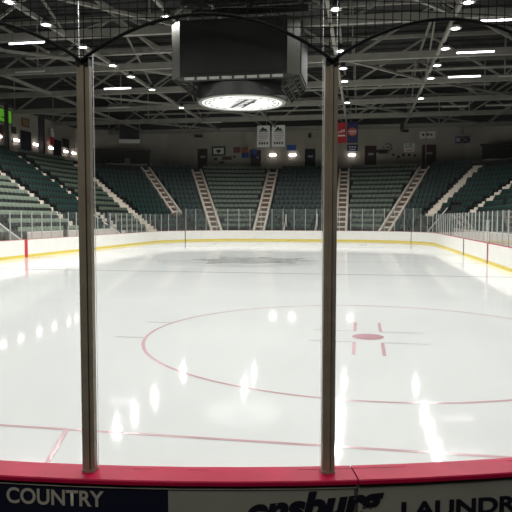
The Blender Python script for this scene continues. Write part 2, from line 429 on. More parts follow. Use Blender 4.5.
def pane(a, b, z0, z1, off, th, label, name, gm, group=None, step=.3):
    p, o = rink((a + b) / 2); path = [(q - p, u) for q, u in span(a, b, step)]
    b_ = MB().sweep(path, [(off, z0), (off + th, z0), (off + th, z1), (off, z1)])
    # the ends and top edges catch the light
    b_.m[-1] = b_.m[-2] = 1
    ob = b_.build(name, [gm, M['glass_edge']], None, (p.x, p.y, 0))
    return tag(ob, label, 'rink glass', group)
for i in (-1, 0, 1): pane(SP0 + PS * i + .0335, SP0 + PS * (i + 1) - .0335, 1.074, 4.4, GOFF - .024, .012, glabs[i], 'safety_glass', M['glass'])

def rope_z(t): return 3.062 + .205 * (1 - (2 * t - 1) ** 2)
NOFF = GOFF + .05
def npos(s, z):
    p, o = rink(s); q = p + o * NOFF; return Vector((q.x, q.y, z))
rope = MB(); s_a, s_b = SP0 - PS, SP0 + 2 * PS
rope.tube([npos(s_a + (s_b - s_a) * i / 90, rope_z((i / 30) % 1.0)) for i in range(91)], .0085, 8)
netroot = thing('safety_net', 'black square-mesh safety net with arched rope hem above the foreground glass', 'net', tuple(npos(SP0 + PS / 2, 3.0)))
NL = Vector(netroot.location)
def shift(b): b.v = [Vector(v) - NL for v in b.v]; return b
shift(rope).build('hem_rope', M['rope'], netroot)
net = MB(); cell = .042; nv = int((s_b - s_a) / cell)
for i in range(nv + 1):
    s = s_a + (s_b - s_a) * i / nv; t = ((s - s_a) / PS) % 1.0
    net.tube([npos(s, rope_z(t)), npos(s, 4.3)], .0023, 4)
for j in range(30):
    z = 3.085 + j * cell; cur = []
    for i in range(nv * 2 + 1):
        s = s_a + (s_b - s_a) * i / (nv * 2); t = ((s - s_a) / PS) % 1.0
        if rope_z(t) < z: cur.append(npos(s, z))
        else:
            if len(cur) > 1: net.tube(cur, .0023, 4)
            cur = []
    if len(cur) > 1: net.tube(cur, .0023, 4)
shift(net).build('net_mesh', M['net'], netroot)

# ------------------------------------------------------------------ glass and posts round the far rink
def glass_h(s):
    if s < S_RIGHT1 + R * .5 or s > S_LEFT0 - R * .5: return 2.72
    return 3.32
s = s_right(24.0)
proto_posts = {}
while s < s_left(19):
    p, o = rink(s); h = glass_h(s); sd = side_name(s); q = p + o * .07
    key = (h)
    lab = {'right side': 'thin pale metal glass post along the right side boards', 'far right corner': 'thin pale metal glass post in the far right corner', 'far end': 'thin pale metal glass post on the far end boards',
           'far left corner': 'thin pale metal glass post in the far left corner', 'left side': 'thin pale metal glass post along the left side boards'}[sd]
    if key not in proto_posts:
        po = MB().box((0, 0, (h - 1.07) / 2), (.05, .05, h - 1.07)).build('stanchion', M['post'], None, bevel=.004)
        proto_posts[key] = po; po['category'] = 'post'
    else:
        po = proto_posts[key].copy(); C.objects.link(po)
    po.location = (q.x, q.y, 1.071); po.rotation_euler.z = rot_of(o); tag(po, lab, 'post', 'glass posts, ' + sd)
    m = s + PS / 2; sd2 = side_name(m); h2 = glass_h(m)
    pane(s + .03, s + PS - .03, 1.072, h2 - .01, .064, .012,
         {'right side': 'clear scuffed glass panel above the right side boards', 'far right corner': 'clear scuffed glass panel in the far right corner', 'far end': 'clear scuffed glass panel above the far end boards',
          'far left corner': 'clear scuffed glass panel in the far left corner', 'left side': 'clear scuffed glass panel above the left side boards'}[sd2],
         'safety_glass', M['glass_far'], 'rink glass, ' + sd2, .6)
    s += PS

# ------------------------------------------------------------------ seating bowl
RS, RD, RZ, Z0, NR = 1.25, .80, .54, .95, 14
def row_off(i): return RS + RD * i
def row_z(i): return Z0 + RZ * i
sB0, sB1 = s_right(18.0), s_left(15.0)
path = span(sB0, S_RIGHT1, 3) + span(S_RIGHT1, S_FAR0, .45)[1:] + span(S_FAR0, S_FAR1, 3)[1:] + span(S_FAR1, S_LEFT0, .45)[1:] + span(S_LEFT0, sB1, 3)[1:]
prof = [(RS, 0.0)]
for i in range(NR): prof += [(row_off(i), row_z(i)), (row_off(i + 1), row_z(i))]
CON = row_z(NR)
prof += [(row_off(NR), CON), (13.35, CON), (13.35, 0.0)]
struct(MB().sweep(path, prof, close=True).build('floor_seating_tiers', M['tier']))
# walkway behind the boards
struct(MB().sweep(path, [(.16, -.05), (RS, -.05), (RS, 0.0), (.16, 0.0)]).build('floor_walkway', M['floor']))
# concourse slab
octo = [(29.1, 10), (29.1, 70), (18.8, 76), (-18.8, 76), (-29.1, 70), (-29.1, 10)]
inner = [(q.x + o.x * 13.35, q.y + o.y * 13.35) for q, o in path]
mb = MB()
n1 = len(inner)
outp = []
def ray_out(q, o):
    best = 99
    for (x0, y0), (x1, y1) in zip(octo, octo[1:]):
        dx, dy = x1 - x0, y1 - y0; den = o.x * dy - o.y * dx
        if abs(den) < 1e-9: continue
        t = ((x0 - q[0]) * dy - (y0 - q[1]) * dx) / den; u = ((x0 - q[0]) * o.y - (y0 - q[1]) * o.x) / den
        if t > 0 and -1e-6 <= u <= 1 + 1e-6: best = min(best, t)
    return (q[0] + o.x * best, q[1] + o.y * best)
outp = [ray_out(q, o) for q, (_, o) in zip(inner, path)]
for (a, b), (c, d) in zip(zip(inner, outp), zip(inner[1:], outp[1:])):
    for z in (CON, CON - .25): mb.poly([(*a, z), (*b, z), (*d, z), (*c, z)])
struct(mb.build('floor_concourse', M['floor']))

# stairs ------------------------------------------------------------
def angle_s(phi_deg, side):            # centre-line parameter of a corner aisle; phi measured from the side direction
    return S_RIGHT1 + R * math.radians(phi_deg) if side > 0 else S_LEFT0 - R * math.radians(phi_deg)
AISLES = [('H', angle_s(19, -1), 0, 1.35, 'pale'), ('G', angle_s(45.5, -1), 4, 1.15, 'rung'), ('A', angle_s(63.5, -1), 0, 1.25, 'rung'), ('B', S_FAR1 - .05, 0, 1.25, 'rung'),
          ('C', S_FAR0 + .06, 0, 1.25, 'rung'), ('D', angle_s(63.5, 1), 0, 1.25, 'rung'), ('E', angle_s(45, 1), 4, 1.15, 'pale'), ('F', angle_s(18.5, 1), 4, 1.5, 'pale'),
          ('I', s_left(41.7), 0, .85, 'pale'), ('J', s_left(49.6), 1, .8, 'pale'), ('K', s_right(49.6), 4, 1.1, 'pale')]
for nm, s, r0, w, kind in AISLES:
    p, o = rink(s); rz = rot_of(o); b = MB()
    for i in range(r0, NR):
        y0 = row_off(i); z = row_z(i); zp = z - RZ
        if kind == 'rung':
            b.box((0, y0 + .06, z - .06), (w, .18, .16), 0)
            b.box((0, y0 - .01, z - RZ * .5), (w * .7, .03, RZ * .8), 1)
            b.box((0, y0 + RD * .5, z + .012), (w * .7, RD, .024), 1)
            b.box((0, y0 - RD * .3, max(zp, 0) + RZ * .22), (w * .7, RD * .5, RZ * .44), 1)
            for sx in (-1, 1): b.bar((sx * w * .43, y0 - RD * .5, z - RZ * .45), (sx * w * .43, y0 + RD * .52, z + RZ * .57), w * .19, .26)
        else:
            b.box((0, y0 - RD * .27, max(zp, 0) + RZ * .25), (w, RD * .52, RZ * .5), 0)
            b.box((0, y0 + RD * .3, z + .03), (w, RD * .66, .06), 0)
            b.box((0, y0 - .01, z - RZ * .25), (w, .03, RZ * .5), 0)
    ob = b.build('aisle_stair', [M['stair'], M['stair_brown']], None, (p.x, p.y, 0), rz); struct(ob)

# seats ------------------------------------------------------------
def seat_mesh(m):
    b = MB()
    b.box((0, .22, .665), (.49, .05, .30), 0, rx=-.16)         # backrest
    b.box((0, .27, .60), (.38, .03, .22), 1, rx=-.16)
    b.box((0, .15, .42), (.42, .10, .22), 1, rx=-.10)         # tipped-up seat pan
    b.box((-.235, .16, .25), (.025, .2, .50), 1)
    b.box((.235, .16, .25), (.025, .2, .50), 1)
    b.box((-.245, .12, .60), (.04, .24, .03), 0)
    return b, [m, M['seat_under']]
def block_of(s):
    edges = sorted([(a[1], a[0]) for a in AISLES])
    for (s0, n0), (s1, n1) in zip([(sB0, '-')] + edges, edges + [(sB1, '+')]):
        if s0 <= s < s1: return n0 + n1
    return '?'
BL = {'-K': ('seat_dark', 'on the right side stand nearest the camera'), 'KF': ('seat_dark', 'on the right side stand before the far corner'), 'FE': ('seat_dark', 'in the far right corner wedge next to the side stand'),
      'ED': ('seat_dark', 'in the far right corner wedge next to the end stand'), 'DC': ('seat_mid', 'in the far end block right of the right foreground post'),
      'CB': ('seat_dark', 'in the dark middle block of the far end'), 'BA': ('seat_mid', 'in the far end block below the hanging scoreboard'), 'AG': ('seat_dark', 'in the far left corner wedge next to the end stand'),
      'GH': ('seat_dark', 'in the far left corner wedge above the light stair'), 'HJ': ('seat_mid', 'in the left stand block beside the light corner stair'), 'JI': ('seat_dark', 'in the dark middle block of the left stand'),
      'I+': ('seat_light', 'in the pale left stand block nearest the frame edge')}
CAMP = Vector((6.51297, -2.83204, 2.32181)); YAW, PIT, ROL, FPX = .1702, .06115, .0015, 614.06
fw = Vector((-math.sin(YAW) * math.cos(PIT), math.cos(YAW) * math.cos(PIT), -math.sin(PIT)))
rt = Vector((math.cos(YAW), math.sin(YAW), 0)); upv = rt.cross(fw)
def inframe(P):
    d = P - CAMP; z = d.dot(fw)
    if z < 1: return False
    x = FPX * d.dot(rt) / z; y = FPX * d.dot(upv) / z
    return abs(x) < 256 and abs(y) < 256 and not (-174 < x < -162) and not (67 < x < 79)
sect = [(a[1], a[3], a[2]) for a in AISLES]
seats = []
for i in range(NR):
    off = row_off(i); u = sB0
    while u < sB1:
        p, o = rink(u)
        arc = (S_RIGHT1 < u < S_FAR0) or (S_FAR1 < u < S_LEFT0)
        scale = (R + off + .4) / R if arc else 1.0
        ok = True
        for sa, w, r0 in sect:
            if (i >= r0 or (r0 == 4 and abs(sa - s_right(49.6)) > 1)) and abs(u - sa) * (scale if abs(u - sa) < 2 else 1) < w / 2 + .27: ok = False
        for sa, hw_, rmax in ((s_left(32.05), .75, 4), (s_left(47.8), .7, 4), (S_RIGHT1 + R * math.radians(34.5), .5, 5), (S_FAR0 + EX - 1.65, .55, 2), (S_FAR0 + EX + 1.65, .55, 2)):
            if i < rmax and abs(u - sa) < hw_: ok = False
        if i > 11 and block_of(u) in ('GH', 'FE'): ok = False
        if ok:
            P = p + o * (off + .36); seats.append((Vector((P.x, P.y, row_z(i))), rot_of(o), block_of(u), i))
        u += .53 / scale
cand = sorted([t for t in seats if inframe(t[0] + Vector((0, 0, .6)))], key=lambda t: (t[0] - CAMP).length)
indiv = cand[:300]; ids = set(id(t) for t in indiv)
ORD = ['bottom', 'second', 'third', 'fourth', 'fifth', 'sixth', 'seventh', 'eighth', 'ninth', 'tenth', 'eleventh', 'twelfth', 'thirteenth', 'top']
seat_src = {}
COLN = {'seat_dark': 'dark green', 'seat_mid': 'sage green', 'seat_light': 'pale green'}
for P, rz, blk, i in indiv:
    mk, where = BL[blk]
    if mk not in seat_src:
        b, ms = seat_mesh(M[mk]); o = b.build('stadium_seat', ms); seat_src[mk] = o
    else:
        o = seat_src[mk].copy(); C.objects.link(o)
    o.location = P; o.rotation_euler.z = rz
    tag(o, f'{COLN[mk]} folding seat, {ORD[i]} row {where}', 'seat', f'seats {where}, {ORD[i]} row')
rest = MB(); names = list(COLN)
tmpl = {}
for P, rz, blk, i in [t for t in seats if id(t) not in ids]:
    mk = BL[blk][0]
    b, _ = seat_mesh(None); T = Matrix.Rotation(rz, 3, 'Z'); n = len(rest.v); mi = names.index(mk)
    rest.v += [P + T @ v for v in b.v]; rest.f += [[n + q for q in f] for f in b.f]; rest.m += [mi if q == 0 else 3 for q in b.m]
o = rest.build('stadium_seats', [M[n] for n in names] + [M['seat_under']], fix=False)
tag(o, 'rows of green folding seats filling the far stands around the rink', 'seats', None, 'stuff')

# ------------------------------------------------------------------ walls
WT = 13.75
def wall(name, a, b, z0, z1, m, th=.3):
    a = Vector(a); b = Vector(b); d = (b - a).normalized(); n = Vector((-d.y, d.x)); c = (a + b) / 2 + n * (th / 2)
    o = MB().box((0, 0, (z1 - z0) / 2), ((b - a).length, th, z1 - z0)).build(name, m, None, (c.x, c.y, z0), math.atan2(d.y, d.x)); return struct(o)
wl = [('wall_left', (-29.1, 4), (-29.1, 70)), ('wall_far_left', (-29.1, 70), (-18.8, 76)), ('wall_far', (-18.8, 76), (18.8, 76)), ('wall_far_right', (18.8, 76), (29.1, 70)), ('wall_right', (29.1, 70), (29.1, 4))]
for n, a, b in wl:
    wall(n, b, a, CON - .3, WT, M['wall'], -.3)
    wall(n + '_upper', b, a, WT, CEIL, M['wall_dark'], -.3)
    # dark cornice where the wall meets the roof zone
    va, vb = Vector(a), Vector(b); d = (vb - va).normalized(); nn = Vector((d.y, -d.x))
    struct(MB().bar((*(va + nn * .12), WT - .05), (*(vb + nn * .12), WT - .05), .2, .28).build('trim_' + n[5:], M['steel_dark']))
# wall pilasters / joints
for x in (-9.0, -3.6, 3.4, 9.2, 14.2): struct(MB().box((x, 75.94, (CON + WT) / 2), (.12, .1, WT - CON)).build('trim_joint', M['wall']))
struct(MB().box((0, 75.93, 11.75), (37.4, .06, .07)).build('trim_band', M['wall']))
struct(MB().box((-28.75, 61.2, (CON + WT) / 2), (.6, .35, WT - CON)).build('trim_column', M['wall_dark']))
struct(MB().box((-28.9, 54.6, (CON + WT) / 2), (.3, .3, WT - CON)).build('trim_column', M['wall_dark']))
# ceiling deck with ribs
mb = MB().poly([(29.4, -12, CEIL), (29.4, 70.2, CEIL), (18.8, 76.3, CEIL), (-18.8, 76.3, CEIL), (-29.4, 70.2, CEIL), (-29.4, -12, CEIL)]).poly([(29.4, -12, CEIL + .2), (29.4, 70.2, CEIL + .2), (18.8, 76.3, CEIL + .2), (-18.8, 76.3, CEIL + .2), (-29.4, 70.2, CEIL + .2), (-29.4, -12, CEIL + .2)])
struct(mb.build('ceiling', M['deck']))
mb = MB()
for i in range(44): mb.box((0, 4 + i * 1.65, CEIL - .08), (57, .12, .14))
struct(mb.build('ceiling_purlins', M['deck']))

# ------------------------------------------------------------------ roof steel
BC, TC = 13.2, 16.7
def half_width(y): return 29.0 if y < 70 else 29.0 - (y - 70) * 10.3 / 6
ys = [8, 16, 24, 32, 40, 48, 56, 64, 72]
for y in ys:
    hw = half_width(y) - .2; b = MB(); n = 10
    b.bar((-hw, y, BC), (hw, y, BC), .30, .46); b.bar((-hw, y, TC), (hw, y, TC), .22, .26)
    xs = [-hw + 2 * hw * i / n for i in range(n + 1)]
    for i in range(n):
        if i % 2 == 0: b.bar((xs[i], y, BC), (xs[i + 1], y, TC), .15)
        else: b.bar((xs[i], y, TC), (xs[i + 1], y, BC), .15)
    for x in xs[::2]: b.bar((x, y, BC), (x, y, TC), .10)
    struct(b.build('roof_truss', M['steel']))
for x in (-20.5, -11, -3.7, 4.7, 11.3, 20.5):
    b = MB(); y1 = 71.8
    b.bar((x, 6, BC - .02), (x, y1, BC - .02), .20, .22); b.bar((x, 6, TC), (x, y1, TC), .16)
    for i, y in enumerate(ys[:-1]):
        if abs(x) > 9 and abs(x) < 15: b.bar((x, y, BC) if i % 2 else (x, y, TC), (x, y + 8, TC) if i % 2 else (x, y + 8, BC), .11)
    struct(b.build('roof_beam', M['steel']))
xl = [-29, -20.5, -11, -3.7, 4.7, 11.3, 20.5, 29]
b = MB()
for yi, y in enumerate(ys[:-1]):
    for xi in range(len(xl) - 1):
        if (xi in (1, 5) and yi % 2) or (xi in (2, 4) and yi % 2 == 0) or (xi in (0, 6) and yi % 2 == 0):
            x0, x1 = xl[xi], xl[xi + 1]
            if (xi + yi) % 2: x0, x1 = x1, x0
            b.bar((x0 * .98, y, BC + .1), (x1 * .98, y + 8, BC + .1), .17)
struct(b.build('roof_bracing', M['steel']))
b = MB()
for x, yy, l in ((-8, 38, 18), (6, 52, 22), (-18, 50, 14), (17, 46, 16), (0, 62, 34), (0, 68, 34)): b.bar((x - l / 2, yy, 13.6), (x + l / 2, yy, 13.6), .30, .12)
struct(b.build('roof_cable_tray', M['steel']))

# ------------------------------------------------------------------ lamps
LZ = 12.75
hb = thing('high_bay_lamp', '', 'ceiling lamp', (0, 0, LZ))
MB().lathe([(.10, .10), (.16, .12), (.16, .38), (.10, .42)], k=16).build('lamp_housing', M['black'], hb, smooth=False)
MB().lathe([(.34, -.02), (.345, -.02), (.20, .14), (.16, .14)], k=20).build('lamp_reflector', M['tube_off'], hb)
MB().lathe([(.05, -.05), (.20, -.03), (.27, .0), (.27, .03)], k=20).build('lamp_lens', M['lamp'], hb)
MB().bar((0, 0, .42), (0, 0, .55), .03).build('hanger', M['steel_dark'], hb)
sp = bpy.data.lights.new('lamp_light', 'SPOT'); sp.energy = 1300; sp.spot_size = math.radians(162); sp.spot_blend = .35; sp.shadow_soft_size = .13; sp.color = (1.0, 1.0, .985)
lo = bpy.data.objects.new('lamp_light', sp); C.objects.link(lo); lo.parent = hb; lo.location = (0, 0, -.08)
rows = {'far left': (-10.4, [-8, 5, 11.5, 16.5, 21, 25.1, 28.6, 33.0, 37.6, 41.0, 45.6, 53.9]), 'centre left': (-3.6, [-8, 5, 11.5, 16.5, 21, 28.5, 35, 40, 45, 50, 55]),  # centre left lamps hidden behind the scoreboard are added to brighten the far end
        'centre right': (5.1, [-8, 5, 11.5, 16.5, 21, 28.7, 36.5, 41.0, 45.1, 53.8]), 'far right': (11.45, [-8, 5, 11.5, 16.5, 21, 25, 28.8, 32.9, 37, 41.2, 45.1, 52.9])}  # near-end lamps are out of view, added to light the ice and near boards
NTH = ['first', 'second', 'third', 'fourth', 'fifth', 'sixth', 'seventh', 'eighth', 'ninth', 'tenth', 'eleventh', 'twelfth', 'thirteenth', 'fourteenth']
first = True
for rn, (x, yy) in rows.items():
    for i, y in enumerate(yy):
        lab = f'bright round ceiling lamp, {NTH[len(yy) - 1 - i]} from the far end of the {rn} lamp row'
        if first: hb.location = (x, y, LZ); hb['label'] = lab; hb['group'] = 'round ceiling lamps'; first = False
        else: dup(hb, (x, y, LZ), 0, lab, 'round ceiling lamps')
        h = thing
st = thing('strip_light', '', 'ceiling light', (0, 0, 0))
MB().box((0, 0, .06), (2.3, .16, .07)).build('light_housing', M['steel'], st)
MB().tube([(-1.1, 0, -.02), (1.1, 0, -.02)], .045, 8).build('tube', M['tube'], st)
for sx in (-1, 1): MB().bar((sx * .9, 0, .09), (sx * .9, 0, .62), .025).build('hanger', M['steel_dark'], st)
so = thing('strip_light', '', 'ceiling light', (0, 0, 0))
MB().box((0, 0, .06), (2.3, .16, .07)).build('light_housing', M['steel'], so)
MB().tube([(-1.1, 0, -.02), (1.1, 0, -.02)], .045, 8).build('tube', M['tube_off'], so)
for sx in (-1, 1): MB().bar((sx * .9, 0, .09), (sx * .9, 0, .62), .025).build('hanger', M['steel_dark'], so)
TZ = 12.6
for i, (x, y, lab) in enumerate([(-13.0, 31.1, 'glowing violet-white strip light high at left above the left post net'), (-12.7, 44.0, 'glowing violet-white strip light just right of the left foreground post'),
        (13.7, 44.2, 'glowing violet-white strip light at right, lowest of the right-hand group'), (13.3, 37.5, 'glowing violet-white strip light at right, middle of the right-hand group'),
        (13.6, 31.3, 'glowing violet-white strip light at right, topmost of the group at frame edge')]):
    if i == 0: st.location = (x, y, TZ); st['label'] = lab; st['group'] = 'lit strip lights'
    else: dup(st, (x, y, TZ), 0, lab, 'lit strip lights')
for i, (x, y, lab) in enumerate([(-16.6, 37.7, 'unlit grey strip light at far left below the lit one'), (-15.9, 52, 'unlit grey strip light above the dark left corner'), (17.2, 44.5, 'unlit grey strip light at the right frame edge'),
        (14.8, 56.5, 'unlit grey strip light over the far right corner, left of a pair'), (18.6, 56.5, 'unlit grey strip light over the far right corner, right of a pair'), (-9.5, 62, 'unlit grey strip light before the far wall left of the hanging scoreboard')]):
    if i == 0: so.location = (x, y, TZ); so['label'] = lab; so['group'] = 'unlit strip lights'
    else: dup(so, (x, y, TZ), 0, lab, 'unlit strip lights')

# ------------------------------------------------------------------ hanging scoreboard
SBY = 30.48
sb = thing('hanging_scoreboard', 'large dark eight-sided scoreboard hanging over centre ice with round white lit underside', 'scoreboard', (0, SBY, 8.6))
fx, ch = 2.72, .72          # half width of the big faces, chamfer
def octa(h, k, c): return [(-h, -k - c), (h, -k - c), (h + c, -k), (h + c, k), (h, k + c), (-h, k + c), (-h - c, k), (-h - c, -k)]
oc = octa(2.76, 1.85, .60)
zb, zt = .95, 3.78
for i in range(8):
    a = Vector(oc[i]); c = Vector(oc[(i + 1) % 8]); d = (c - a).normalized(); n = Vector((-d.y, d.x)); big = i % 2 == 0; L = (c - a).length
    m = (a + c) / 2 + n * .06
    fc = MB().box((m.x, m.y, (zb + zt) / 2), (L - .02, .12, zt - zb), 0, math.atan2(d.y, d.x)).build('screen_face' if big else 'corner_panel', M['sb_face'] if big else M['sb_side'], sb)
    if big:
        MB().box((m.x - n.x * .09, m.y - n.y * .09, (zb + zt) / 2), (L * .94, .03, (zt - zb) * .9), 0, math.atan2(d.y, d.x)).build('screen_glass', M['sb_face'], fc)
oi = [(x * .97, y * .97) for x, y in oc]
MB().poly([(x, y, zt - .02) for x, y in oi]).poly([(x, y, zt - .10) for x, y in oi]).build('top_plate', M['black'], sb)
MB().poly([(x, y, zb + .02) for x, y in oi]).poly([(x, y, zb + .10) for x, y in oi]).build('bottom_plate', M['black'], sb)
# lattice between the box and the drum
b = MB()
for sx in (-1, 1):
    for k in range(5):
        t = k / 4; x = sx * (2.45 + 1.0 * (1 - t)); 
        b.bar((sx * 2.5, -1.9 + t * 3.8, .72), (sx * 3.25, -1.9 + t * 3.8, .93), .06); b.bar((sx * 2.45, -1.9 + t * 3.8, .3), (sx * 3.25, -1.9 + t * 3.8, .9), .08)
        b.bar((sx * 2.45, -1.9 + t * 3.8, .3), (sx * 2.45, -1.9 + t * 3.8, .95), .06)
    for k in range(4):
        t = k / 3; b.bar((sx * (2.45 + t * .8), -1.9, .3 + t * .6), (sx * (2.45 + t * .8), 1.9, .3 + t * .6), .05)
        b.bar((sx * 2.45, -1.9, .32 + t * .6), (sx * 2.45, 1.9, .32 + t * .6), .04)
b.build('support_lattice', M['sb_side'], sb)
b = MB()
for i in range(9): b.bar((-2.6 + i * .65, -2.42, .72), (-2.6 + i * .65, -2.42, .96), .09)
b.bar((-2.65, -2.42, .74), (2.65, -2.42, .74), .06)
b.build('front_lattice', M['black'], sb)
MB().box((0, -2.36, .85), (5.2, .05, .18)).build('lattice_fill', M['slat'], sb)
MB().lathe([(2.30, .04), (2.42, .0), (2.45, .05), (2.45, .66), (2.2, .70)], k=64).build('drum', M['drum'], sb)
di = MB().lathe([(2.18, -.03), (2.2, .05)], k=64).build('light_disc', M['disc'], sb)
MB().lathe([(2.2, -.035), (2.36, -.035), (2.40, .03), (2.2, .03), (2.2, -.035)], k=64, caps=False).build('disc_rim', M['steel'], sb)
b = MB(); Z = -.036
def flat(pts): b.poly([(x, y, Z) for x, y in pts])
for i in range(48):                       # fine ring line of the printed design
    t0, t1 = 2 * PI * i / 48, 2 * PI * (i + 1) / 48
    if i % 12 in (10, 11): continue
    flat([(q * math.cos(t), q * math.sin(t)) for q, t in ((1.98, t0), (2.03, t0), (2.03, t1), (1.98, t1))])
for i in range(20):                       # small marks set round the rim
    t = 2 * PI * (i + .5) / 20
    if 5 <= i % 10 <= 6: continue
    c, s_ = math.cos(t), math.sin(t); rx, ry = 1.78 * c, 1.78 * s_
    flat([(rx + dx * -s_ + dy * c, ry + dx * c + dy * s_) for dx, dy in ((-.12, -.05), (.12, -.05), (.09, .05), (-.09, .05))])
for k in range(6):                        # slanting emblem strokes in the middle
    y0 = 1.0 - k * .40; x0 = -.62 + k * .17
    flat([(x0 - .28, y0), (x0 + .62, y0 - .04), (x0 + .68, y0 - .17), (x0 - .22, y0 - .14)])
flat([(-.95, 1.12), (-.75, 1.16), (.62, -1.14), (.45, -1.2)]); flat([(-.30, 1.2), (-.15, 1.2), (1.05, -1.0), (.88, -1.05)])
for k in range(3): flat([(-.1 + k * .28, .62 - k * .3), (.12 + k * .28, .55 - k * .3), (.3 + k * .28, .1 - k * .3), (.1 + k * .28, .1 - k * .3)])
b.build('disc_print', mat('grey_print', (.10, .10, .10), .6), di)
for sx in (-1, 1):
    for sy in (-1, 1):
        MB().tube([(sx * 1.8, sy * 1.5, zt - .05), (sx * 1.8, sy * 1.5, 8.0)], .03, 6).build('hoist_cable', M['steel_dark'], sb)
# hoist frame above
b = MB()
for sy in (-2.2, 0, 2.2): b.bar((-3.4, SBY + sy, 14.2), (3.4, SBY + sy, 14.2), .3, .4)
for sx in (-3, 0, 3): b.bar((sx, SBY - 2.6, 14.55), (sx, SBY + 2.6, 14.55), .25, .3)
struct(b.build('roof_hoist_frame', M['sb_side']))

# ------------------------------------------------------------------ far wall: doors, sconces, signs, banners
FY = 76.0
def flatbox(name, x0, x1, z0, z1, y, m, parent=None, th=.05):
    return MB().box(((x0 + x1) / 2, y, (z0 + z1) / 2), (x1 - x0, th, z1 - z0)).build(name, m, parent)
for i, (x0, x1, z1, m) in enumerate([(-14.9, -13.4, 11.5, 'maroon'), (-7.8, -6.3, 11.2, 'maroon'), (-.8, .7, 11.25, 'navydoor'), (6.7, 8.3, 11.5, 'maroon'), (13.65, 15.5, 11.5, 'maroon')]):
    d = struct(thing(f'door_{i + 1}', None, None, ((x0 + x1) / 2, FY, CON)))
    w = x1 - x0; h = z1 - CON
    MB().box((0, -.05, h / 2), (w - .16, .06, h - .08)).build('door_leaf', M[m], d)
    b = MB(); b.box((-w/2 + .04, -.06, h / 2), (.08, .1, h)); b.box((w/2 - .04, -.06, h / 2), (.08, .1, h)); b.box((0, -.06, h - .04), (w - .16, .1, .08)); b.build('door_frame', M['wall'], d)
    MB().box((w * .02, -.09, h * .62), (w * .42, .02, .28)).build('door_notice', M['slat'], d)
    MB().box((w/2 - .22, -.10, 1.05), (.05, .06, .16)).build('door_handle', M['steel'], d)
sc0 = thing('wall_sconce', '', 'wall lamp', (0, 0, 0))
MB().box((0, -.03, 0), (.95, .06, .34)).build('back_plate', M['steel'], sc0)
MB().box((0, -.14, 0), (.88, .16, .24)).build('lens', M['sconce'], sc0, bevel=.04)
slist = [(-4.85, FY, 10.45, 0, 'lit wall lamp on the far wall under the two white banners'), (-2.3, FY, 10.42, 0, 'lit wall lamp on the far wall beneath the blue panel'), (5.2, FY, 10.3, 0, 'lit wall lamp on the far wall below the navy banner')]
ll = ['first from the left frame edge', 'second from the left frame edge', 'right of the first dark door', 'left of the second dark door', 'right of the second dark door', 'closest to the left foreground post']
for y, t in zip((53.3, 56.5, 60.3, 63.7, 67.3, 69.4), ll): slist.append((-29.1, y, 10.4, PI / 2, 'lit wall lamp on the left wall, ' + t))
for i, (x, y, z, rz, lab) in enumerate(slist):
    if i == 0: sc0.location = (x, y, z); sc0['label'] = lab; sc0['group'] = 'lit wall lamps'
    else: dup(sc0, (x, y, z), rz, lab, 'lit wall lamps')
# left wall doors
for i, (y0, y1, z1) in enumerate([(57.4, 59.4, 11.6), (64.3, 66.2, 11.5)]):
    d = struct(thing(f'door_{i + 6}', None, None, (-29.08, (y0 + y1) / 2, CON), PI / 2)); w = y1 - y0; h = z1 - CON
    MB().box((0, -.05, h / 2), (w - .16, .06, h - .08)).build('door_leaf', M['navydoor'], d)
    b = MB(); b.box((-w/2 + .04, -.06, h / 2), (.08, .1, h)); b.box((w/2 - .04, -.06, h / 2), (.08, .1, h)); b.box((0, -.06, h - .04), (w - .16, .1, .08)); b.build('door_frame', M['darkcloth'], d)
    MB().box((w/2 - .22, -.10, 1.05), (.05, .06, .16)).build('door_handle', M['steel'], d)
def wsign(name, label, cat, x, z, w, h, y=FY, rz=0, m='white', fm=None, fr=.1):
    t = thing(name, label, cat, (x, y, z), rz)
    MB().box((0, -.026, 0), (w, .05, h)).build('panel', M[m], t)
    if fm:
        b = MB(); b.box((0, -.05, h/2), (w + fr, .08, fr)); b.box((0, -.05, -h/2), (w + fr, .08, fr)); b.box((-w/2, -.05, 0), (fr, .08, h)); b.box((w/2, -.05, 0), (fr, .08, h)); b.build('frame', M[fm], t)
    return t
def art(t, name, m, rects, y=-.062):
    b = MB()
    for x, z, w, h in rects: b.box((x, y, z), (w, .012, h))
    return b.build(name, M[m], t)
t = wsign('framed_picture', 'white picture in dark green frame on the far wall', 'picture', -12.0, 11.08, 1.6, 1.0, m='white_paint', fm='frame_green', fr=.2)
art(t, 'emblem', 'black', [(0, .05, .6, .25), (0, -.15, .3, .2)])
wsign('wall_plaque', 'reddish brown plaque on the far wall right of the framed picture', 'plaque', -9.55, 11.2, 1.0, .75, m='wood')
for i, (x, z, w, h) in enumerate([(-12.4, 10.05, .5, .3), (-10.9, 10.15, 1.3, .45), (-11.6, 9.6, .7, .25), (-9.9, 10.3, .3, .3)]):
    wsign('wall_notice', ['small dark notice below the framed picture, left', 'wide dark notice below the framed picture', 'low small notice below the framed picture', 'small square notice below the brown plaque'][i], 'notice', x, z, w, h, m='stair_brown')
wsign('blue_panel', 'blue square panel above a wall lamp right of the white banners', 'panel', -2.45, 11.4, 1.2, .75, m='blue')
wsign('white_notice_board', 'pale square notice board on far wall above the maroon door', 'notice board', 7.4, 12.1, 1.7, .95, m='wall')
t = wsign('round_crest', 'dark ring-shaped crest on the far wall', 'crest', 9.6, 11.2, .02, .02, m='wall')
b = MB()
for i in range(24):
    a0, a1 = 2 * PI * i / 24, 2 * PI * (i + 1) / 24
    b.bar((.52 * math.cos(a0), -.05, .42 * math.sin(a0)), (.52 * math.cos(a1), -.05, .42 * math.sin(a1)), .08)
b.build('ring', M['frame_green'], t); art(t, 'centre_mark', 'frame_green', [(0, 0, .3, .12)])
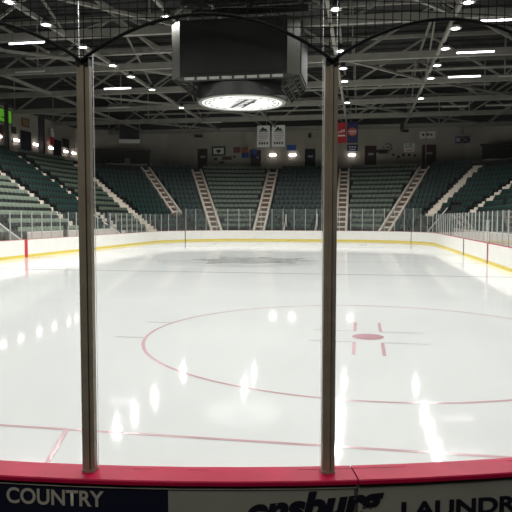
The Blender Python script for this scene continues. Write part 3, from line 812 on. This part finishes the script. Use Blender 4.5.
t = wsign('wall_poster', 'cream wall poster with dark US letters', 'poster', 12.2, 11.1, 1.3, 1.1, m='white_paint')
text_fit('US', .8, .5, lambda u, v: (u - .4, -.062, v + .0), 'lettering', M['frame_green'], t)
art(t, 'caption', 'red', [(0, -.35, .8, .08)])
t = wsign('banner_sign', 'pale banner with faint pink letters above the right maroon door', 'banner', 14.35, 12.6, 1.9, .85, m='white_paint'); art(t, 'caption', 'maroon', [(-.5, .05, .3, .25), (0, .05, .4, .25), (.45, .02, .25, .2)])
for i, (x, z) in enumerate([(10.3, 10.25), (10.9, 10.0), (11.5, 10.2), (12.2, 10.2), (12.9, 10.1)]):
    wsign('wall_tag', ['small dark tag on far wall, leftmost of five', 'small low tag on far wall, second of five', 'small dark tag on far wall, third of five', 'small dark tag on far wall, fourth of five', 'small dark tag on far wall, rightmost of five'][i], 'tag', x, z, .34, .3, m=['wood', 'maroon', 'frame_green', 'maroon', 'wood'][i])
t = thing('camera_stand', 'black camera box on a bracket beside the maroon door', 'camera', (9.0, 75.6, 10.5)); MB().box((0, 0, .1), (1.1, .5, .4)).build('body', M['black'], t); MB().box((-.75, -.05, .15), (.4, .3, .25)).build('lens_hood', M['black'], t); MB().bar((0, .36, 0), (0, 0, -.1), .1).build('bracket', M['steel_dark'], t)
# flags
def flag(label, x, y, z, cols, rz=0.0, h=1.0):
    t = thing('wall_flag', label, 'flag', (x, y, z), rz)
    MB().tube([(0, -.02, -.3), (0, -.9, 1.15)], .03, 6).build('flag_pole', M['brass'], t)
    for i, cm in enumerate(cols):
        b = MB(); n = 5; z1 = .95 - i * h * .5
        for k in range(n):
            x0 = -.42 + .84 * k / n; x1 = -.42 + .84 * (k + 1) / n; y0 = -.5 + (.08 if k % 2 else -.08); y1 = -.5 + (-.08 if k % 2 else .08)
            b.poly([(x0, y0, z1 - h * .5), (x1, y1, z1 - h * .5), (x1, y1, z1), (x0, y0, z1)]); b.poly([(x0, y0 + .02, z1 - h * .5), (x1, y1 + .02, z1 - h * .5), (x1, y1 + .02, z1), (x0, y0 + .02, z1)])
        b.build('cloth', M[cm], t)
flag('blue and orange flag on a slanting pole on the far wall', -8.4, FY, 10.45, ['orange', 'blue'], 0, 1.3)
flag('plain blue flag on a slanting pole right of the orange one', -7.3, FY, 10.2, ['blue', 'navy'], 0, 1.2)
flag('red and white flag hanging on the left wall above a lamp', -29.06, 63.3, 11.6, ['white', 'red'], PI / 2, 1.9)
# hanging banners
def banner(name, label, x, z, w, h, m, y=70.0):
    t = thing(name, label, 'banner', (x, y, z))
    MB().box((0, 0, -h / 2), (w, .03, h)).build('cloth', M[m], t)
    MB().tube([(-w/2 - .04, 0, 0), (w/2 + .04, 0, 0)], .03, 6).build('rod', M['steel_dark'], t)
    b = MB()
    for sx in (-1, 1): b.tube([(sx * w * .4, 0, 0), (sx * w * .4, 0, BC - z + .2)], .012, 4)
    b.build('hanging_wire', M['steel_dark'], t)
    return t
for nm, x, lab in (('a', -5.12, 'white hanging banner with mountain emblem, left of two'), ('b', -3.32, 'white hanging banner with mountain emblem, right of two')):
    t = banner('hanging_banner', lab, x, 13.35, 1.55, 2.55, 'white')
    b = MB(); b.poly([(-.5, -.025, -.65), (.5, -.025, -.65), (.25, -.025, -.35), (.1, -.025, -.42), (-.05, -.025, -.15), (-.25, -.025, -.4)]); b.poly([(-.55, -.025, -.78), (.55, -.025, -.78), (.55, -.025, -.70), (-.55, -.025, -.70)]); b.build('emblem', M['frame_green'], t)
    art(t, 'red_lettering', 'pink', [(0, -.98, 1.1, .16), (0, -1.25, 1.2, .16), (0, -1.5, 1.0, .16), (-.1, -1.75, .8, .1)], -.025)
    art(t, 'number', 'stair_brown', [(-.45, -2.1, .18, .3), (-.15, -2.1, .22, .3), (.15, -2.1, .18, .3), (.45, -2.1, .18, .3)], -.025)
t = banner('hanging_banner', 'red hanging banner with white slanted lettering', 4.05, 13.45, 1.15, 2.35, 'red')
art(t, 'lettering', 'white', [(.02, -1.0, .2, .3), (.3, -.95, .15, .35), (-.25, -1.1, .2, .2), (.0, -1.5, .9, .18)], -.025)
t = banner('hanging_banner', 'navy hanging banner with round red and white logo', 5.33, 13.45, 1.25, 2.35, 'navy')
b = MB(); b.poly([(.52 * math.cos(a), -.022, -1.1 + .5 * math.sin(a)) for a in [2 * PI * i / 28 for i in range(28)]]); b.build('logo_disc', mat('muted_red', (.62, .12, .10), .8), t)
art(t, 'logo_bar', 'white', [(0, -1.02, .85, .1), (0, -1.25, .7, .07)], -.03)
t = wsign('navy_sign', 'navy sign with white letters on far wall below the navy banner', 'sign', 5.25, 11.2, 1.35, .8, m='navy'); art(t, 'lettering', 'white_paint', [(-.35, .1, .2, .2), (0, .1, .25, .2), (.35, .1, .2, .2), (0, -.2, .8, .08)])
# hanging loudspeakers by the right banner
t = thing('loudspeaker', 'dark loudspeaker pair hanging from the roof before the far wall', 'loudspeaker', (11.0, 71.57, 13.3))
MB().box((.0, 0, -.15), (.35, .5, .8), 0, 0, .3).build('cabinet', M['black'], t); MB().box((.3, -.2, -.75), (.8, .5, .32), 0, .4, .2).build('cabinet', M['black'], t); MB().bar((0, 0, .0), (0, .28, .0), .08).build('bracket', M['steel_dark'], t)
t = thing('loudspeaker', 'small dark loudspeaker on the far wall above the left maroon door', 'loudspeaker', (-14.6, 75.6, 13.0)); MB().box((0, 0, 0), (1.0, .5, .3), 0, .3, .2).build('cabinet', M['black'], t); MB().bar((0, .40, 0), (0, 0, 0), .08).build('bracket', M['steel_dark'], t)
t = thing('loudspeaker', 'tiny dark loudspeaker on the far wall right of the white banners', 'loudspeaker', (-.1, 75.7, 12.8)); MB().box((0, 0, 0), (.3, .3, .5)).build('cabinet', M['black'], t); MB().bar((0, .30, 0), (0, 0, 0), .08).build('bracket', M['steel_dark'], t)

# left wall signs
def lsign(name, label, cat, y, z, w, h, m, fm=None): return wsign(name, label, cat, -29.1, z, w, h, y, PI / 2, m, fm)
t = lsign('green_sign', 'bright green lit sign at the left frame edge', 'sign', 54.1, 12.6, 3.4, 1.35, 'green_sign', 'frame_green'); art(t, 'dark_marks', 'frame_green', [(-.95, .15, .12, .35), (.1, -.2, .5, .12), (.9, .2, .12, .3), (.5, .35, .4, .1)])
lsign('tan_sign', 'tan sign with dark top above the first dark door on the left wall', 'sign', 58.4, 12.5, 1.3, .8, 'brass', 'wood')
lsign('wall_monitor', 'dark monitor high on the left wall beside the second dark door', 'monitor', 67.5, 11.4, 1.4, 1.0, 'black', 'steel_dark')
lsign('red_picture', 'dark red picture under the green sign on the left wall', 'picture', 53.6, 11.15, 1.2, .8, 'maroon', 'wood')
lsign('wall_box', 'grey electrical box on the left wall between first two lamps', 'box', 56.2, 11.4, .8, .7, 'wall_dark')

# corner balconies with white rail
def balcony(sx, label):
    t = struct(thing('balcony', None, None, (sx * 22.8, 69.6, CON), -sx * .38))
    t2 = thing('balcony_rail', label, 'railing', (sx * 22.8, 69.6, CON), -sx * .38)
    MB().box((0, .6, .02), (7.0, 1.6, .3)).build('deck', M['wall_dark'], t)
    MB().box((-sx * .6, -.28, .42), (5.0, .12, .2)).build('top_bar', M['white_paint'], t2)
    b = MB()
    for k in range(6): b.box((-2.9 + k * 1.1, -.28, .22), (.06, .06, .3))
    b.build('rail_posts', M['steel_dark'], t2)
    MB().box((0, 1.9, 1.1), (7.0, .2, 2.2)).build('back_wall', M['wall_dark'], t)
    MB().box((0, 1.5, 2.3), (7.2, 1.0, .2)).build('canopy', M['wall_dark'], t)
    return t
balcony(-1, 'white rail along the dark corner balcony left of the far wall')
balcony(1, 'white rail along the dark corner balcony at the right frame edge')
for i, (x, y, h, m) in enumerate([(-25.0, 69.4, 1.2, 'darkcloth'), (-24.2, 69.6, 1.0, 'wall_dark'), (-23.4, 69.8, 1.3, 'darkcloth'), (-22.4, 70.2, 1.1, 'purple'), (-21.3, 70.5, 1.2, 'darkcloth')]):
    t = thing('stacked_case', ['dark case on the left balcony, leftmost', 'black case on the left balcony, second', 'dark blue case on the left balcony, third', 'pale case on the left balcony, fourth', 'dark case on the left balcony, rightmost'][i], 'case', (x, y + .3, CON + .17), .35)
    MB().box((0, 0, h / 2), (.62, .5, h)).build('case_body', M[m], t, bevel=.03); MB().box((0, -.26, h * .6), (.2, .03, .06)).build('case_handle', M['steel'], t)
# small hung scoreboard on the left
t = thing('corner_scoreboard', 'small dark hanging scoreboard with white bottom strip at left', 'scoreboard', (-21.5, 69.0, 11.4), .3)
MB().box((0, 0, 1.45), (2.4, .3, 1.8)).build('screen', M['black'], t); MB().box((0, -.02, .28), (2.5, .32, .45)).build('sign_strip', M['white_paint'], t)
b = MB()
for x, z, w, h in ((-.6, 2.0, .5, .25), (.5, 2.0, .6, .25), (0, 1.5, .35, .35), (-.7, 1.1, .5, .2), (.7, 1.1, .5, .2)): b.box((x, -.165, z), (w, .02, h))
b.build('digit_panels', M['wall_dark'], t)
b = MB()
for x, z, w, h in ((0, 2.38, 2.5, .08), (-1.22, 1.45, .08, 1.8), (1.22, 1.45, .08, 1.8)): b.box((x, -.16, z), (w, .05, h))
b.build('frame', M['steel'], t)
for sx in (-1, 1): MB().bar((sx, 0, 2.35), (sx, 0, 2.5 + 0), .04).build('hanger', M['steel_dark'], t)
t = wsign('corner_panel_sign', 'pale framed panel with dark X shape at far right corner', 'sign', 17.9, 11.45, 1.8, .95, FY - 4.0, 0, 'black', 'purple', .16)
b = MB(); b.bar((-.1, -.066, -.35), (.7, -.066, .35), .05); b.bar((.7, -.066, -.35), (-.1, -.066, .35), .05); b.box((-.5, -.066, 0), (.5, .02, .45)); b.build('print', M['purple'], t)
MB().bar((0, 0, .5), (0, 0, 2.2), .06).build('hanger', M['steel_dark'], t)

# ------------------------------------------------------------------ benches, rails behind the side boards
def bench(label, s0, s1, sx, top):
    p, o = rink((s0 + s1) / 2); t = thing('team_bench', label, 'bench', (p.x, p.y, 0), rot_of(o)); L = s1 - s0
    MB().box((0, 1.13, top / 2), (L, .06, top)).build('back_panel', M['pink'], t); MB().box((0, .85, .45), (L, .36, .05)).build('bench_seat', M['pink'], t)
    b = MB()
    for k in range(int(L / 2) + 1): b.box((-L/2 + .1 + k * (L - .2) / int(L / 2), .85, .21), (.06, .3, .42))
    b.build('bench_leg', M['steel_dark'], t); MB().box((0, 1.13, top + .02), (L, .09, .05)).build('top_rail', M['white_paint'], t)
    return t
bench('pinkish white bench wall behind the left glass, near part', s_left(37.2), s_left(32.6), -1, 1.42)
bench('pinkish white bench wall behind the left glass, far part', s_left(46.5), s_left(37.9), -1, 1.42)
t = thing('bench_post', 'dark upright post between the two left benches', 'post', (-HW - 1.1, 37.55, 0)); MB().box((0, 0, .95), (.2, .2, 1.9)).build('post', M['black'], t); MB().box((0, 0, 1.93), (.26, .26, .05)).build('cap', M['black'], t)
bench('white wall behind the right glass, near part', s_right(24.5), s_right(35.5), 1, 1.5)
bench('white wall behind the right glass, far part', s_right(36), s_right(50.5), 1, 1.5)
for y in (33.0,):
    t = thing('white_post', 'white upright post behind the right glass near frame edge', 'post', (HW + .45, y, 0)); MB().box((0, 0, 1.1), (.16, .16, 2.2)).build('shaft', M['white_paint'], t); MB().box((0, 0, 2.22), (.2, .2, .04)).build('cap', M['white_paint'], t)
def stair_wall(label, y, length, z_hi, pickets):
    t = thing('stair_rail', label, 'railing', (-HW - 1.2, y, 0))
    a = Vector((0, 0, .95)); c = Vector((-length, 0, z_hi))
    MB().tube([a, c], .05, 8).build('handrail', M['white_paint'], t)
    if pickets:
        b = MB()
        for k in range(10):
            q = a.lerp(c, k / 9); z0 = max(0, row_z(0) + RZ * math.floor((-q.x - .05) / RD)) if -q.x > .05 else 0
            b.bar((q.x, 0, z0), (q.x, 0, q.z), .035)
        b.bar((0, 0, 0), (0, 0, .95), .05)
        b.build('pickets', M['slat'], t)
    else:
        b = MB(); P = [(0, -.04, 0), (-length, -.04, 0), (-length, -.04, z_hi - .06), (0, -.04, .89)]
        b.poly(P); b.poly([(x, .04, z) for x, _, z in P])
        for i in range(4): q, r = P[i], P[(i + 1) % 4]; b.poly([q, r, (r[0], .04, r[2]), (q[0], .04, q[2])])
        b.build('side_panel', M['slat'], t)
    return t
stair_wall('white sloping stair rail with grey side panel at the left frame edge', 32.05, 2.6, 2.75, False)
stair_wall('white sloping picket stair rail right of the left foreground post', 47.8, 3.0, 3.0, True)
t = thing('stair_rail', 'white sloping rail behind the far right corner glass', 'railing', (13.6, 58.6, 0), -.965)
MB().tube([(0, -.9, 1.2), (0, 1.4, 3.4)], .045, 8).build('handrail', M['white_paint'], t); MB().bar((0, -.9, 0), (0, -.9, 1.2), .05).build('rail_post', M['white_paint'], t)
for x, lab in ((-1.6, 'white slanting hand rail at far end stand, left of two'), (1.7, 'white slanting hand rail at far end stand, right of two')):
    t = thing('hand_rail', lab, 'railing', (x, LEN + .9, 0)); MB().tube([(0, 0, 0), (0, 0, 1.15), (.12, .9, 2.75), (.12, .9, Z0 + RZ)], .05, 8).build('rail', M['white_paint'], t)

# ------------------------------------------------------------------ world, camera, colour
w = bpy.data.worlds.new('arena_dark'); bpy.context.scene.world = w; w.use_nodes = True
w.node_tree.nodes['Background'].inputs['Color'].default_value = (.9, .95, 1, 1); w.node_tree.nodes['Background'].inputs['Strength'].default_value = .012
cam = bpy.data.cameras.new('camera'); co = bpy.data.objects.new('camera', cam); C.objects.link(co)
cam.sensor_width = 36; cam.lens = 36 * FPX / 512; cam.clip_start = .05; cam.clip_end = 300
r2 = rt * math.cos(ROL) + upv * math.sin(ROL); u2 = -rt * math.sin(ROL) + upv * math.cos(ROL)
mw = Matrix(((r2.x, u2.x, -fw.x, CAMP.x), (r2.y, u2.y, -fw.y, CAMP.y), (r2.z, u2.z, -fw.z, CAMP.z), (0, 0, 0, 1)))
co.matrix_world = mw
sc = bpy.context.scene; sc.camera = co
sc.view_settings.view_transform = 'Standard'; sc.view_settings.look = 'None'; sc.view_settings.exposure = 0; sc.view_settings.gamma = 1
sc.view_settings.use_curve_mapping = False
sc.cycles.transparent_max_bounces = 24
